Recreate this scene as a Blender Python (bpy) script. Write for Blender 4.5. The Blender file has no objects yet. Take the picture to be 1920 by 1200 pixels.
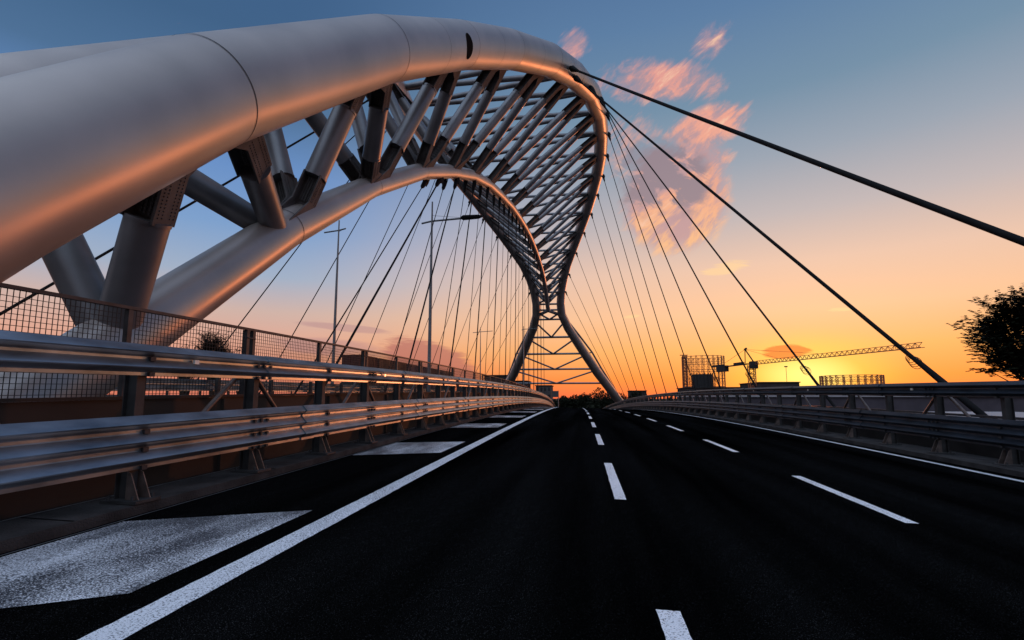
import bpy, math, random
from mathutils import Vector, Matrix, noise
random.seed(7)
sc = bpy.context.scene
COL = sc.collection
PI = math.pi

# ------------------------------------------------------------------ helpers
def tag(o, label=None, cat=None, group=None, kind=None):
    if label: o['label'] = label
    if cat: o['category'] = cat
    if group: o['group'] = group
    if kind: o['kind'] = kind
    return o

def empty(name, loc, label, cat, group=None):
    o = bpy.data.objects.new(name, None); COL.objects.link(o)
    o.location = loc; o.empty_display_size = .3
    return tag(o, label, cat, group)

def perp(d):
    a = Vector((0, 0, 1)) if abs(d.z) < .9 else Vector((0, 1, 0))
    x = a.cross(d).normalized(); return x, d.cross(x).normalized()

class MB:
    def __init__(s): s.v = []; s.f = []; s.sm = []
    def add(s, vs, fs, smooth=False):
        b = len(s.v); s.v += [tuple(v) for v in vs]
        s.f += [tuple(i + b for i in f) for f in fs]; s.sm += [smooth] * len(fs)
    def tube(s, pts, r, n=12, cap=True):
        pts = [Vector(p) for p in pts]
        rs = r if isinstance(r, (list, tuple)) else [r] * len(pts)
        vs = []; fs = []; prevx = None
        for i, p in enumerate(pts):
            if i == 0: d = pts[1] - p
            elif i == len(pts) - 1: d = p - pts[i - 1]
            else: d = (pts[i + 1] - p).normalized() + (p - pts[i - 1]).normalized()
            d.normalize()
            if prevx is None: x, y = perp(d)
            else:
                x = (prevx - d * prevx.dot(d)).normalized(); y = d.cross(x)
            prevx = x
            for k in range(n):
                a = 2 * PI * k / n
                vs.append(p + (x * math.cos(a) + y * math.sin(a)) * rs[i])
        for i in range(len(pts) - 1):
            for k in range(n):
                k2 = (k + 1) % n
                fs.append((i * n + k, i * n + k2, (i + 1) * n + k2, (i + 1) * n + k))
        s.add(vs, fs, True)
        if cap:
            b = (len(pts) - 1) * n
            s.add(vs[:n], [tuple(reversed(range(n)))]); s.add(vs[b:b + n], [tuple(range(n))])
        return s
    def obox(s, c, ax, ay, az, hx, hy, hz):
        c = Vector(c); vs = []
        for i in (-1, 1):
            for j in (-1, 1):
                for k in (-1, 1): vs.append(c + ax * hx * i + ay * hy * j + az * hz * k)
        s.add(vs, [(0, 1, 3, 2), (4, 6, 7, 5), (0, 4, 5, 1), (2, 3, 7, 6), (0, 2, 6, 4), (1, 5, 7, 3)])
        return s
    def box(s, x0, x1, y0, y1, z0, z1):
        return s.obox(((x0 + x1) / 2, (y0 + y1) / 2, (z0 + z1) / 2), Vector((1, 0, 0)), Vector((0, 1, 0)), Vector((0, 0, 1)),
                      abs(x1 - x0) / 2, abs(y1 - y0) / 2, abs(z1 - z0) / 2)
    def bar(s, p, q, wx, wy, up=None):
        p = Vector(p); q = Vector(q); d = (q - p); L = d.length; d.normalize()
        if up is None: x, y = perp(d)
        else:
            x = Vector(up).cross(d).normalized(); y = d.cross(x)
        return s.obox((p + q) / 2, x, y, d, wx / 2, wy / 2, L / 2)
    def plate(s, poly, nrm, t):
        nrm = Vector(nrm).normalized(); n = len(poly)
        a = [Vector(p) + nrm * t / 2 for p in poly]; b = [Vector(p) - nrm * t / 2 for p in poly]
        fs = [tuple(range(n)), tuple(reversed(range(n, 2 * n)))]
        for i in range(n):
            j = (i + 1) % n; fs.append((i, i + n, j + n, j))
        s.add(a + b, fs); return s
    def extrude(s, prof, pts, upv=Vector((0, 0, 1)), smooth=False):
        """profile [(side, up)] swept along pts, open or closed outline"""
        n = len(prof); vs = []; fs = []
        pts = [Vector(p) for p in pts]
        for i, p in enumerate(pts):
            d = (pts[min(i + 1, len(pts) - 1)] - pts[max(i - 1, 0)]).normalized()
            side = d.cross(upv).normalized()
            for a, b in prof: vs.append(p + side * a + upv * b)
        for i in range(len(pts) - 1):
            for k in range(n):
                k2 = (k + 1) % n
                fs.append((i * n + k, (i + 1) * n + k, (i + 1) * n + k2, i * n + k2))
        b = (len(pts) - 1) * n
        s.add(vs, fs + [tuple(range(n)), tuple(reversed(range(b, b + n)))], smooth)
        return s
    def build(s, name, mat, parent=None, origin=None):
        me = bpy.data.meshes.new(name)
        pl = Vector(parent.location) if parent else Vector((0, 0, 0))
        if parent and parent.parent: pl = pl + Vector(parent.parent.location)
        o0 = Vector(origin) if origin else Vector((0, 0, 0))
        off = pl if parent else o0
        me.from_pydata([tuple(Vector(v) - off) for v in s.v], [], s.f)
        me.polygons.foreach_set('use_smooth', s.sm)
        for m in (mat if isinstance(mat, (list, tuple)) else [mat]): me.materials.append(m)
        me.update()
        o = bpy.data.objects.new(name, me); COL.objects.link(o)
        if parent: o.parent = parent
        else: o.location = off
        return o

# ------------------------------------------------------------------ materials
def srgb(r, g, b):
    f = lambda c: (c / 255 / 12.92) if c / 255 <= .04045 else ((c / 255 + .055) / 1.055) ** 2.4
    return (f(r), f(g), f(b), 1)

def mat(name, col, rough=.6, metal=0., noise_scale=None, var=.25, bump=0., bscale=None, spec=.5, coat=0., rvar=0., detail=6, stretch=None):
    m = bpy.data.materials.new(name); m.use_nodes = True
    nt = m.node_tree; b = nt.nodes['Principled BSDF']
    b.inputs['Roughness'].default_value = rough; b.inputs['Metallic'].default_value = metal
    b.inputs['Specular IOR Level'].default_value = spec
    b.inputs['Coat Weight'].default_value = coat
    b.inputs['Base Color'].default_value = (*col, 1)
    tc = nt.nodes.new('ShaderNodeTexCoord'); vec = tc.outputs['Object']
    if stretch:
        mp = nt.nodes.new('ShaderNodeMapping'); mp.inputs['Scale'].default_value = stretch
        nt.links.new(vec, mp.inputs[0]); vec = mp.outputs[0]
    if noise_scale:
        n = nt.nodes.new('ShaderNodeTexNoise'); n.inputs['Scale'].default_value = noise_scale
        n.inputs['Detail'].default_value = detail; nt.links.new(vec, n.inputs['Vector'])
        r = nt.nodes.new('ShaderNodeValToRGB')
        r.color_ramp.elements[0].position = .3; r.color_ramp.elements[1].position = .72
        r.color_ramp.elements[0].color = (*[c * (1 - var) for c in col], 1)
        r.color_ramp.elements[1].color = (*[min(1, c * (1 + var)) for c in col], 1)
        nt.links.new(n.outputs['Fac'], r.inputs[0]); nt.links.new(r.outputs[0], b.inputs['Base Color'])
        if rvar:
            mr = nt.nodes.new('ShaderNodeMapRange'); nt.links.new(n.outputs['Fac'], mr.inputs[0])
            mr.inputs[3].default_value = max(0.03, rough - rvar); mr.inputs[4].default_value = rough + rvar
            nt.links.new(mr.outputs[0], b.inputs['Roughness'])
    if bump:
        n2 = nt.nodes.new('ShaderNodeTexNoise'); n2.inputs['Scale'].default_value = bscale or 60
        n2.inputs['Detail'].default_value = 5; nt.links.new(vec, n2.inputs['Vector'])
        bp = nt.nodes.new('ShaderNodeBump'); bp.inputs['Strength'].default_value = bump; bp.inputs['Distance'].default_value = .02
        nt.links.new(n2.outputs['Fac'], bp.inputs['Height']); nt.links.new(bp.outputs[0], b.inputs['Normal'])
    return m

M = {}
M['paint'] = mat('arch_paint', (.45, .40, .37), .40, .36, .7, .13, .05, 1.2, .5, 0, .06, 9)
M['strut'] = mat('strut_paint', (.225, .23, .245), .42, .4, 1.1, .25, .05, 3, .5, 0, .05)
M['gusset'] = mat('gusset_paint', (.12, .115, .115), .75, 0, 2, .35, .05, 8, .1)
M['seam'] = mat('seam_dark', (.06, .055, .055), .7)
M['hole'] = mat('hatch_dark', (.004, .004, .005), .95, spec=.05)
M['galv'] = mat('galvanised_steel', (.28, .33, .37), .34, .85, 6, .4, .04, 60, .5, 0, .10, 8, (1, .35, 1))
M['post'] = mat('post_steel', (.04, .04, .042), .7, .2, 7, .4, .1, 40)
M['brace'] = mat('brace_steel', (.13, .10, .09), .5, .45, 9, .4, .15, 40)
M['rust'] = mat('weathered_steel', (.026, .018, .014), .8, 0, 1.3, .4, .1, 25, stretch=(1, .5, 1))
M['cable'] = mat('cable_sheath', (.012, .012, .013), .8, 0, 3, .3, spec=.12)
M['galv_shade'] = mat('galvanised_steel_shaded', (.04, .052, .068), .45, .7, 5, .45, .12, 60, .5, 0, .12, 8, (1, .35, 1))  # galvanised steel for the right guardrail, its backlit shade put into the colour
M['refl'] = mat('reflector', (.9, .85, .75), .2)
M['fence'] = mat('fence_steel', (.05, .047, .05), .6, .3, 6, .4)
M['wire'] = mat('mesh_wire', (.02, .02, .022), .7, .1)
M['concrete'] = mat('concrete', (.045, .042, .042), .9, 0, 3, .5, .6, 60, .2)
M['dconc'] = mat('dark_concrete', (.035, .033, .033), .9, 0, 2, .35, .3, 40, .2)
M['lamp'] = mat('lamp_post_paint', (.20, .21, .22), .45, .5, 2, .2)
M['leaf'] = mat('leaf_green', (.013, .017, .008), .7, 0, 6, .4, spec=.2)
M['bark'] = mat('bark', (.05, .04, .03), .9, 0, 8, .4, .5, 30, spec=.2)
M['far'] = mat('far_foliage', (.018, .022, .014), .9, 0, .7, .5, spec=.1)
M['lattice'] = mat('lattice_steel', (.34, .11, .05), .7, .1, 1, .3)
M['tank'] = mat('tank_steel', (.02, .02, .022), .7, .2, .6, .4)
M['wall'] = mat('mauve_wall', (.075, .066, .08), .85, 0, .5, .18, .2, 6, .2)
M['wall2'] = mat('blue_grey_wall', (.055, .062, .078), .8, 0, .6, .18, .2, 6, .2)
M['white'] = mat('white_trim', (.32, .31, .33), .6, 0, 1, .12)
M['bld'] = mat('far_building', (.05, .042, .042), .9, 0, .4, .3, spec=.1)
M['bld2'] = mat('pale_building', (.10, .09, .09), .9, 0, .3, .2, spec=.1)
M['glass'] = mat('window_dark', (.02, .025, .03), .15)
M['cred'] = mat('container_red', (.075, .010, .006), .6, .1, 1.2, .3)
M['cblue'] = mat('container_blue', (.012, .03, .085), .6, .1, 1.2, .3)
M['cgrey'] = mat('container_grey', (.035, .042, .048), .6, .1, 1.2, .3)
M['corng'] = mat('container_rust', (.05, .015, .009), .6, .1, 1.2, .3)
M['sign'] = mat('sign_blue', (.02, .05, .16), .5)
M['ground'] = mat('ground_dark', (.022, .018, .016), .95, 0, .03, .4, spec=.1)

def mat_asphalt():
    m = bpy.data.materials.new('asphalt'); m.use_nodes = True; nt = m.node_tree; b = nt.nodes['Principled BSDF']
    tc = nt.nodes.new('ShaderNodeTexCoord')
    def N(scale, det=4, st=None):
        v = tc.outputs['Object']
        if st:
            mp = nt.nodes.new('ShaderNodeMapping'); mp.inputs['Scale'].default_value = st
            nt.links.new(v, mp.inputs[0]); v = mp.outputs[0]
        n = nt.nodes.new('ShaderNodeTexNoise'); n.inputs['Scale'].default_value = scale; n.inputs['Detail'].default_value = det
        nt.links.new(v, n.inputs['Vector']); return n.outputs['Fac']
    fine = N(170, 2); big = N(.9, 5, (1.6, .10, 1))
    r = nt.nodes.new('ShaderNodeValToRGB'); e = r.color_ramp.elements
    e[0].position = .35; e[0].color = (.0006, .0006, .0007, 1); e[1].position = .62; e[1].color = (.0035, .0035, .0036, 1); e2 = e.new(.80); e2.color = (.05, .05, .052, 1)
    nt.links.new(fine, r.inputs[0])
    r2 = nt.nodes.new('ShaderNodeValToRGB'); e = r2.color_ramp.elements
    e[0].position = .35; e[0].color = (.35, .35, .36, 1); e[1].position = .75; e[1].color = (3.2, 3.2, 3.2, 1)
    nt.links.new(big, r2.inputs[0])
    mx = nt.nodes.new('ShaderNodeMix'); mx.data_type = 'RGBA'; mx.blend_type = 'MULTIPLY'; mx.inputs[0].default_value = 1
    nt.links.new(r.outputs[0], mx.inputs[6]); nt.links.new(r2.outputs[0], mx.inputs[7]); nt.links.new(mx.outputs[2], b.inputs['Base Color'])
    b.inputs['Roughness'].default_value = .85; b.inputs['Specular IOR Level'].default_value = .0
    bp = nt.nodes.new('ShaderNodeBump'); bp.inputs['Strength'].default_value = .7; bp.inputs['Distance'].default_value = .01
    nt.links.new(fine, bp.inputs['Height']); nt.links.new(bp.outputs[0], b.inputs['Normal'])
    return m
M['asphalt'] = mat_asphalt()

def mat_marking(name, worn):
    m = bpy.data.materials.new(name); m.use_nodes = True; nt = m.node_tree; b = nt.nodes['Principled BSDF']
    tc = nt.nodes.new('ShaderNodeTexCoord')
    n = nt.nodes.new('ShaderNodeTexNoise'); n.inputs['Scale'].default_value = 95; n.inputs['Detail'].default_value = 3; n.inputs['Roughness'].default_value = .7
    nt.links.new(tc.outputs['Object'], n.inputs['Vector'])
    w = nt.nodes.new('ShaderNodeTexNoise'); w.inputs['Scale'].default_value = 2.2; w.inputs['Detail'].default_value = 6
    mp = nt.nodes.new('ShaderNodeMapping'); mp.inputs['Scale'].default_value = (1.2, .45, 1); mp.inputs['Rotation'].default_value = (0, 0, .3)
    nt.links.new(tc.outputs['Object'], mp.inputs[0]); nt.links.new(mp.outputs[0], w.inputs['Vector'])
    mr = nt.nodes.new('ShaderNodeMapRange'); nt.links.new(w.outputs['Fac'], mr.inputs[0])
    mr.inputs[1].default_value = .3; mr.inputs[2].default_value = .7
    mr.inputs[3].default_value = .20 * worn; mr.inputs[4].default_value = -.05 + .07 * worn * worn
    a = nt.nodes.new('ShaderNodeMath'); a.operation = 'SUBTRACT'
    nt.links.new(n.outputs['Fac'], a.inputs[0]); nt.links.new(mr.outputs[0], a.inputs[1])
    r = nt.nodes.new('ShaderNodeValToRGB'); e = r.color_ramp.elements
    e[0].position = .36; e[0].color = (.04, .045, .055, 1); e[1].position = .49; e[1].color = (.93, .95, 1, 1)
    nt.links.new(a.outputs[0], r.inputs[0]); nt.links.new(r.outputs[0], b.inputs['Base Color'])
    b.inputs['Roughness'].default_value = .5
    bp = nt.nodes.new('ShaderNodeBump'); bp.inputs['Strength'].default_value = .5; bp.inputs['Distance'].default_value = .004
    nt.links.new(n.outputs['Fac'], bp.inputs['Height']); nt.links.new(bp.outputs[0], b.inputs['Normal'])
    return m
M['line'] = mat_marking('road_paint', .25)
M['hatch'] = mat_marking('road_paint_worn', 1.0)

# ------------------------------------------------------------------ road geometry (metres; Y along the road)
GR = 20 / 960.
def prof(Y):                       # crest curve of the bridge deck
    if Y < 130: return GR * Y - Y * Y / 2770.
    return GR * Y - 130 ** 2 / 2770. - (Y - 130) * 130 / 1385.
def cx(Y): return -Y * Y / 5500. if Y < 110 else -2.2 - (Y - 110) * .04
def surf(x, Y): return prof(Y) - .027 * x       # x = offset from the road axis
def RP(x, Y, dz=0.): return Vector((x + cx(Y), Y, surf(x, Y) + dz))
def SP(x, Y, z): return Vector((x, Y, z + GR * Y))   # arch points (deck grade added)

def strip(name, mt, xa, xb, y0, y1, dz, step=2.0, th=None, kind='structure'):
    mb = MB(); ys = []; y = y0
    jit = .0035 if mt is M.get('line') else 0
    while y < y1 - 1e-6: ys.append(y); y += (.07 if jit and y < 14 else step)
    ys.append(y1); vs = []
    for y in ys: vs += [RP(xa + random.uniform(-jit, jit), y, dz), RP(xb + random.uniform(-jit, jit), y, dz)]
    mb.add(vs, [(2 * i, 2 * i + 1, 2 * i + 3, 2 * i + 2) for i in range(len(ys) - 1)])
    if th:
        vs2 = []
        for y in ys: vs2 += [RP(xa, y, dz - th), RP(xb, y, dz - th)]
        n = len(ys); f = []
        for i in range(n - 1):
            f += [(2 * i, 2 * i + 2, 2 * n + 2 * i + 2, 2 * n + 2 * i), (2 * i + 1, 2 * n + 2 * i + 1, 2 * n + 2 * i + 3, 2 * i + 3),
                  (2 * n + 2 * i, 2 * n + 2 * i + 2, 2 * n + 2 * i + 3, 2 * n + 2 * i + 1)]
        mb.add(vs + vs2, f)
    o = mb.build(name, mt)
    if kind: tag(o, kind=kind)
    return o

strip('road', M['asphalt'], -3.75, 6.45, -12, 205, 0)
strip('road', M['asphalt'], -21.6, -10.0, -12, 205, -.25)
strip('kerb', M['concrete'], -4.20, -3.70, -12, 205, .08, th=.3)
strip('kerb', M['concrete'], 6.38, 7.35, -12, 205, .08, th=.3)
strip('bridge_deck', M['dconc'], -23.2, 8.7, -12, 170, -.45, th=.9)
# edge line down both sides
def line(name, xa, xb, y0, y1): 
    o = strip(name, M['line'], xa, xb, y0, y1, .004, 1.5); return o
line('edge_line', -2.19, -2.01, .5, 120)
line('edge_line', 6.0, 6.12, .5, 120)
line('edge_line', -11.0, -10.85, 2, 120)
for k in range(22):
    y = .25 + 5.33 * k
    line('lane_dash', .31 + (.05 if k == 0 else 0), .43 + (.05 if k == 0 else 0), y, y + 2.65)
    y = -.1 + 5.33 * k
    line('lane_dash', 2.86, 2.98, y, y + 2.55)
for k in range(16):                # painted hatch blocks beside the left edge line
    y = .17 + 6.05 * (k - 1)
    mb = MB(); nx = 4
    vs = []
    for i in range(nx + 1):
        x = -3.62 + (1.22) * i / nx; sh = .68 * i / nx
        vs += [RP(x, y + 1.95 - .25 + sh - .1 * (1 - i / nx), .004), RP(x, y + 3.72 - .15 + sh, .004)]
    mb.add(vs, [(2 * i, 2 * i + 2, 2 * i + 3, 2 * i + 1) for i in range(nx)])
    tag(mb.build('hatch_marking', M['hatch']), kind='structure')

strip('joint_sealant', M['lamp'], -3.66, -3.645, .5, 60, .005)
strip('joint_sealant', M['lamp'], -4.19, -4.17, .5, 60, .085)
for k in range(26):
    for xa, xb in ((-4.19, -3.71), (6.39, 7.34)):
        yy = .9 + 2.5 * k
        mb = MB(); mb.add([RP(xa, yy, .083), RP(xb, yy, .083), RP(xb, yy + .018, .083), RP(xa, yy + .018, .083)], [(0, 1, 2, 3)])
        tag(mb.build('kerb_joint', M['hole']), kind='structure')
# ground
mb = MB(); G = 4000; mb.add([(-G, -G, -9), (G, -G, -9), (G, G, -9), (-G, G, -9)], [(0, 1, 2, 3)])
tag(mb.build('ground', M['ground']), kind='structure')

# ------------------------------------------------------------------ the arch
XM = -7.0
NA = [  # Y, half width, Z, diameter   upper chords
 (-2.0, 1.5, -2.6, 1.8), (1.0, 1.5, .45, 1.8), (3.9, 1.5, 3.1, 1.5), (6.45, 1.5, 5.5, 1.56), (12.21, 1.70, 10.21, 1.68), (18.17, 2.36, 14.52, 1.76), (23.6, 3.5, 18.05, 1.84),
 (28.79, 5.2, 20.85, 1.86), (34.24, 6.6, 23.32, 1.78), (40.01, 7.92, 25.37, 1.64), (46.14, 8.84, 26.95, 1.56), (52.58, 9.33, 28.15, 1.52),
 (59.36, 9.5, 28.95, 1.55), (66.25, 9.28, 29.35, 1.58), (72.85, 8.73, 29.3, 1.6), (79.45, 7.90, 28.74, 1.65), (86.3, 6.74, 27.75, 1.65),
 (92.7, 5.45, 26.35, 1.65), (97.8, 4.35, 25.0, 1.65), (101.8, 3.45, 23.0, 1.65), (104.4, 2.8, 20.6, 1.65), (106.2, 2.55, 18.4, 1.7)]
LEG = [(108, 2.7, 16.4, 1.75), (113, 3.9, 14.0, 1.9), (121, 6.8, 9.83, 2.05), (131, 10.6, 4.6, 2.25), (146, 17.1, -3.36, 2.3), (152, 19.6, -6.6, 2.3)]
MC = [(4.2, -.1, 1.1), (6.42, 1.52, .98), (11.0, 4.93, .92), (15.83, 7.93, .74), (21.0, 10.7, .74), (26.16, 12.93, .74), (31.41, 14.94, .74), (37.07, 16.66, .76), (42.95, 18.01, .8),
      (49.33, 19.34, .8), (55.82, 20.36, .8), (62.91, 21.27, .8), (69.66, 21.85, .8), (76.12, 22.05, .8), (82.78, 22.03, .8), (89.3, 21.75, .8), (94.8, 20.95, .8), (99.3, 19.75, .85), (102.8, 18.3, .85), (105.5, 16.9, .9)]

arch = empty('arch_bridge', (XM, 4.4, 0), 'huge twisting grey tubular steel arch with three chords and cable stays', 'bridge')

def kink(pts, rad, e=.22):
    P = []; Rr = []
    for i, p in enumerate(pts):
        if 0 < i < len(pts) - 1:
            a = (pts[i - 1] - p).normalized(); b = (pts[i + 1] - p).normalized()
            P += [p + a * e, p + (a + b) * e * .18, p + b * e]; Rr += [rad[i]] * 3
        else: P.append(p); Rr.append(rad[i])
    return P, Rr

def densify(P, Rr, step=1.2):
    Q = []; S = []
    for i in range(len(P) - 1):
        n = max(1, int((P[i + 1] - P[i]).length / step))
        for k in range(n):
            t = k / n; Q.append(P[i].lerp(P[i + 1], t)); S.append(Rr[i] * (1 - t) + Rr[i + 1] * t)
    Q.append(P[-1]); S.append(Rr[-1]); return Q, S

ALL = NA + LEG
Apt = {}; nodeY = NA
for sgn, lab in ((1, 'right upper chord with orange sunset glow along its underside'), (-1, 'left upper chord behind the right one')):
    pts = [SP(XM + sgn * w, y, z) for y, w, z, d in ALL]; rad = [d / 2 for *_, d in ALL]
    Apt[sgn] = pts
    P, Rr = kink(pts, rad); P, Rr = densify(P, Rr)
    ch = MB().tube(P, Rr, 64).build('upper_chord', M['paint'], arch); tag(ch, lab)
    for i in range(2, len(pts) - 1):            # welded ring seams at the nodes
        d = (pts[i + 1] - pts[i - 1]).normalized(); r = rad[i] * 1.001
        if i > 2 and (sgn > 0 or i > 6): MB().tube([pts[i] - d * .012, pts[i] + d * .012], r + .006, 64, False).build('seam', M['seam'], ch)
        if i < 8:
            q = pts[i].lerp(pts[i + 1], .5); d = (pts[i + 1] - pts[i]).normalized(); rr = (rad[i] + rad[i + 1]) / 2
            if i > 3 and sgn > 0: MB().tube([q - d * .008, q + d * .008], rr + .004, 64, False).build('seam', M['seam'], ch)
    if sgn == 1:                                  # dark oval opening in the tube wall
        q = pts[5].lerp(pts[4], .20); d = (pts[6] - pts[4]).normalized()
        c = Vector((0, 0, 1.15)) - q; c = (c - d * c.dot(d)).normalized()
        s_ = d.cross(c); rr = rad[5] + .012; c = (c * math.cos(.0) + s_ * math.sin(.0)).normalized(); s_ = d.cross(c)
        vs = []; n = 28
        vs.append(q + c * rr)
        for ring in (.5, 1):
            for k in range(n):
                a = 2 * PI * k / n; th = .50 * ring * math.sin(a); l = .36 * ring * math.cos(a)
                vs.append(q + (c * math.cos(th) + s_ * math.sin(th)) * rr + d * l)
        fs = [(0, 1 + k, 1 + (k + 1) % n) for k in range(n)] + [(1 + k, 1 + n + k, 1 + n + (k + 1) % n, 1 + (k + 1) % n) for k in range(n)]
        mb = MB(); mb.add(vs, fs, True); mb.build('access_opening', M['hole'], ch)

Cpt = [SP(XM, y, z) for y, z, d in MC]; Crad = [d / 2 for *_, d in MC]
P, Rr = kink(Cpt, Crad); P, Rr = densify(P, Rr)
lc = MB().tube(P, Rr, 48).build('lower_chord', M['paint'], arch); tag(lc, 'thinner lower chord curving down to the deck')
for i in range(2, len(Cpt) - 1):
    d = (Cpt[i + 1] - Cpt[i - 1]).normalized()
    MB().tube([Cpt[i] - d * .01, Cpt[i] + d * .01], Crad[i] + .006, 48, False).build('seam', M['seam'], lc)

def strut(pc, tc_, rc, pa, ta, ra, d, detail, fs0, fs1, g0=True, g1=True):
    """web strut from lower chord point pc to upper chord point pa"""
    ax = (pa - pc); L = ax.length; ax.normalize()
    a0 = pc + ax * rc * .85; a1 = pa - ax * ra * .85; l = (a1 - a0).length
    gl = min(2.3, l * .27) if g1 else -.3; gl0 = min(1.9, l * .23) if g0 else -.35
    if detail > 1 and g1 and not g0: gl = l * .40
    mb = MB().tube([a0 + ax * gl0, a1 - ax * gl], d / 2, 32 if detail > 1 else 14)
    for e, dv in () if detail < 1 else ((a0 + ax * gl0, ax), (a1 - ax * gl, -ax)):
        mb.tube([e - dv * .005, e + dv * .05], d / 2 + .012, 32 if detail > 1 else 14)
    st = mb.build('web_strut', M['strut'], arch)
    for base, dirv, tg, glen, fsg in ((a0, ax, tc_, gl0, fs0), (a1, -ax, ta, gl, fs1)):
        if glen < 0: continue
        g = MB()
        tg = tg.normalized() * fsg; t = (tg - dirv * tg.dot(dirv)).normalized(); nn = dirv.cross(t).normalized()
        # dirv points away from the chord; t towards the node, along the chord
        sl = tg.dot(dirv) / max(.2, tg.dot(t))      # rise of the chord line along t
        h = d * .46; fl = d * 1.25
        for sg in (-1, 1):                     # two side plates that flare onto the chord
            p = base + nn * sg * d * .36
            poly = [p + t * h + dirv * glen * 1.03, p + t * h + dirv * (glen * .42 + sl * h), p + t * (h + fl) + dirv * (sl * (h + fl) + .06),
                    p + t * (h + fl) + dirv * (sl * (h + fl) - .25), p - t * h * 1.15 + dirv * (-sl * h - .25), p - t * h * 1.15 - dirv * sl * h, p - t * h + dirv * glen * .3, p - t * h + dirv * glen * 1.03]
            g.plate(poly, nn, .035)
        g.obox(base + dirv * glen * .5, t, nn, dirv, .02, d * .36, glen * .52)
        bo = MB()
        if detail:
            for sg in (-1, 1):
                g.obox(base + dirv * glen * .60 + t * sg * .036, t, nn, dirv, .014, d * .20, glen * .36)
                for row in (-.13, -.05, .05, .13):
                    for k in range(14 if detail > 1 else 8):
                        c = base + t * sg * .06 + nn * row * d * 1.2 + dirv * glen * (.27 + (.05 if detail > 1 else .085) * k)
                        bo.tube([c, c + t * sg * .028], .018, 6)
                if detail > 1:
                    for row in (-.7, -.35, .35, .7):
                        for k in range(14):
                            c = base + t * h * row + dirv * glen * (.27 + .05 * k) + nn * sg * (d * .36 + .017)
                            bo.tube([c, c + nn * sg * .014], .012, 6)
        g.add(bo.v, bo.f)
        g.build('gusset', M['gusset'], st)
    return st

def tang(pts, i): return pts[min(i + 1, len(pts) - 1)] - pts[max(i - 1, 0)]
IA = 2; IC = 1
nst = 0
for k in range(0, 18):
    ic = IC + k
    if ic > 18: break
    for j in ((1,) if k == 0 else (k, k + 1)):
        ia = IA + j
        if ia >= len(NA): continue
        for sgn in (1, -1):
            d = .58 if k == 0 else (.56 if k < 3 else .52)
            detail = 2 if k < 3 else (1 if k < 6 else 0)
            e = 1 if j > k else -1
            off = tang(Cpt, ic).normalized() * .42 * e
            offa = tang(Apt[sgn], ia).normalized() * -.55 * e
            strut(Cpt[ic] + off, tang(Cpt, ic), Crad[ic], Apt[sgn][ia] + offa, tang(Apt[sgn], ia), NA[ia][3] / 2, d, detail, -e, e, not (k == 0 or (k == 1 and j == 1)), not (k == 0 and j == 0))
# lacing between the two upper chords
for i in range(4, len(NA)):
    a, b = Apt[1][i], Apt[-1][i]; u = (b - a).normalized()
    r = NA[i][3] / 2
    if (b - a).length > 2 * r + .3:
        MB().tube([a + u * r * .8, b - u * r * .8], .20, 12).build('cross_brace', M['strut'], arch)
        if i + 1 < len(NA):
            c = Apt[-1][i + 1] if i % 2 else Apt[-1][i + 1]
            u = (c - a).normalized()
            MB().tube([a + u * r * .8, c - u * r * .8], .20, 12).build('cross_brace', M['strut'], arch)
# portal legs: horizontals and vees
def legpt(sgn, z):
    pts = [(y, w, zz) for y, w, zz, d in [NA[-1]] + LEG]
    for (y0, w0, z0), (y1, w1, z1) in zip(pts, pts[1:]):
        if z0 >= z >= z1:
            t = (z0 - z) / (z0 - z1); return SP(XM + sgn * (w0 + (w1 - w0) * t), y0 + (y1 - y0) * t, z)
hz = [17.3, 15.6, 12.35, 8.95, 5.5, 2.0]
for i, z in enumerate(hz):
    a, b = legpt(-1, z), legpt(1, z)
    MB().tube([a, b], .24 if i > 1 else .2, 12).build('leg_brace', M['strut'], arch)
    if i:
        m_ = (a + b) / 2; zt = hz[i - 1] - .35
        for sg in (-1, 1):
            MB().tube([legpt(sg, zt), m_], .20, 12).build('leg_brace', M['strut'], arch)
top = Cpt[-1]
for sg in (-1, 1):
    MB().tube([top, legpt(sg, 16.2)], .32, 14).build('leg_brace', M['strut'], arch)
    pb = [legpt(sg, z) for z in (15.5, 12.2, 8.9, 5.4, 1.9, -1.5)]
    off = [(.25, 1.2), (1.3, 2.6), (1.8, 3.0), (1.5, 2.6), (1.2, 2.2), (.8, 1.4)]
    q = [p + Vector((sg * o[0], o[1], .55)) for p, o in zip(pb, off)]
    MB().tube(q, .22, 12).build('outrigger_tube', M['strut'], arch)
    for i in (1, 2, 3, 4):
        MB().tube([pb[i], q[i]], .14, 8).build('leg_brace', M['strut'], arch)

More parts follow.
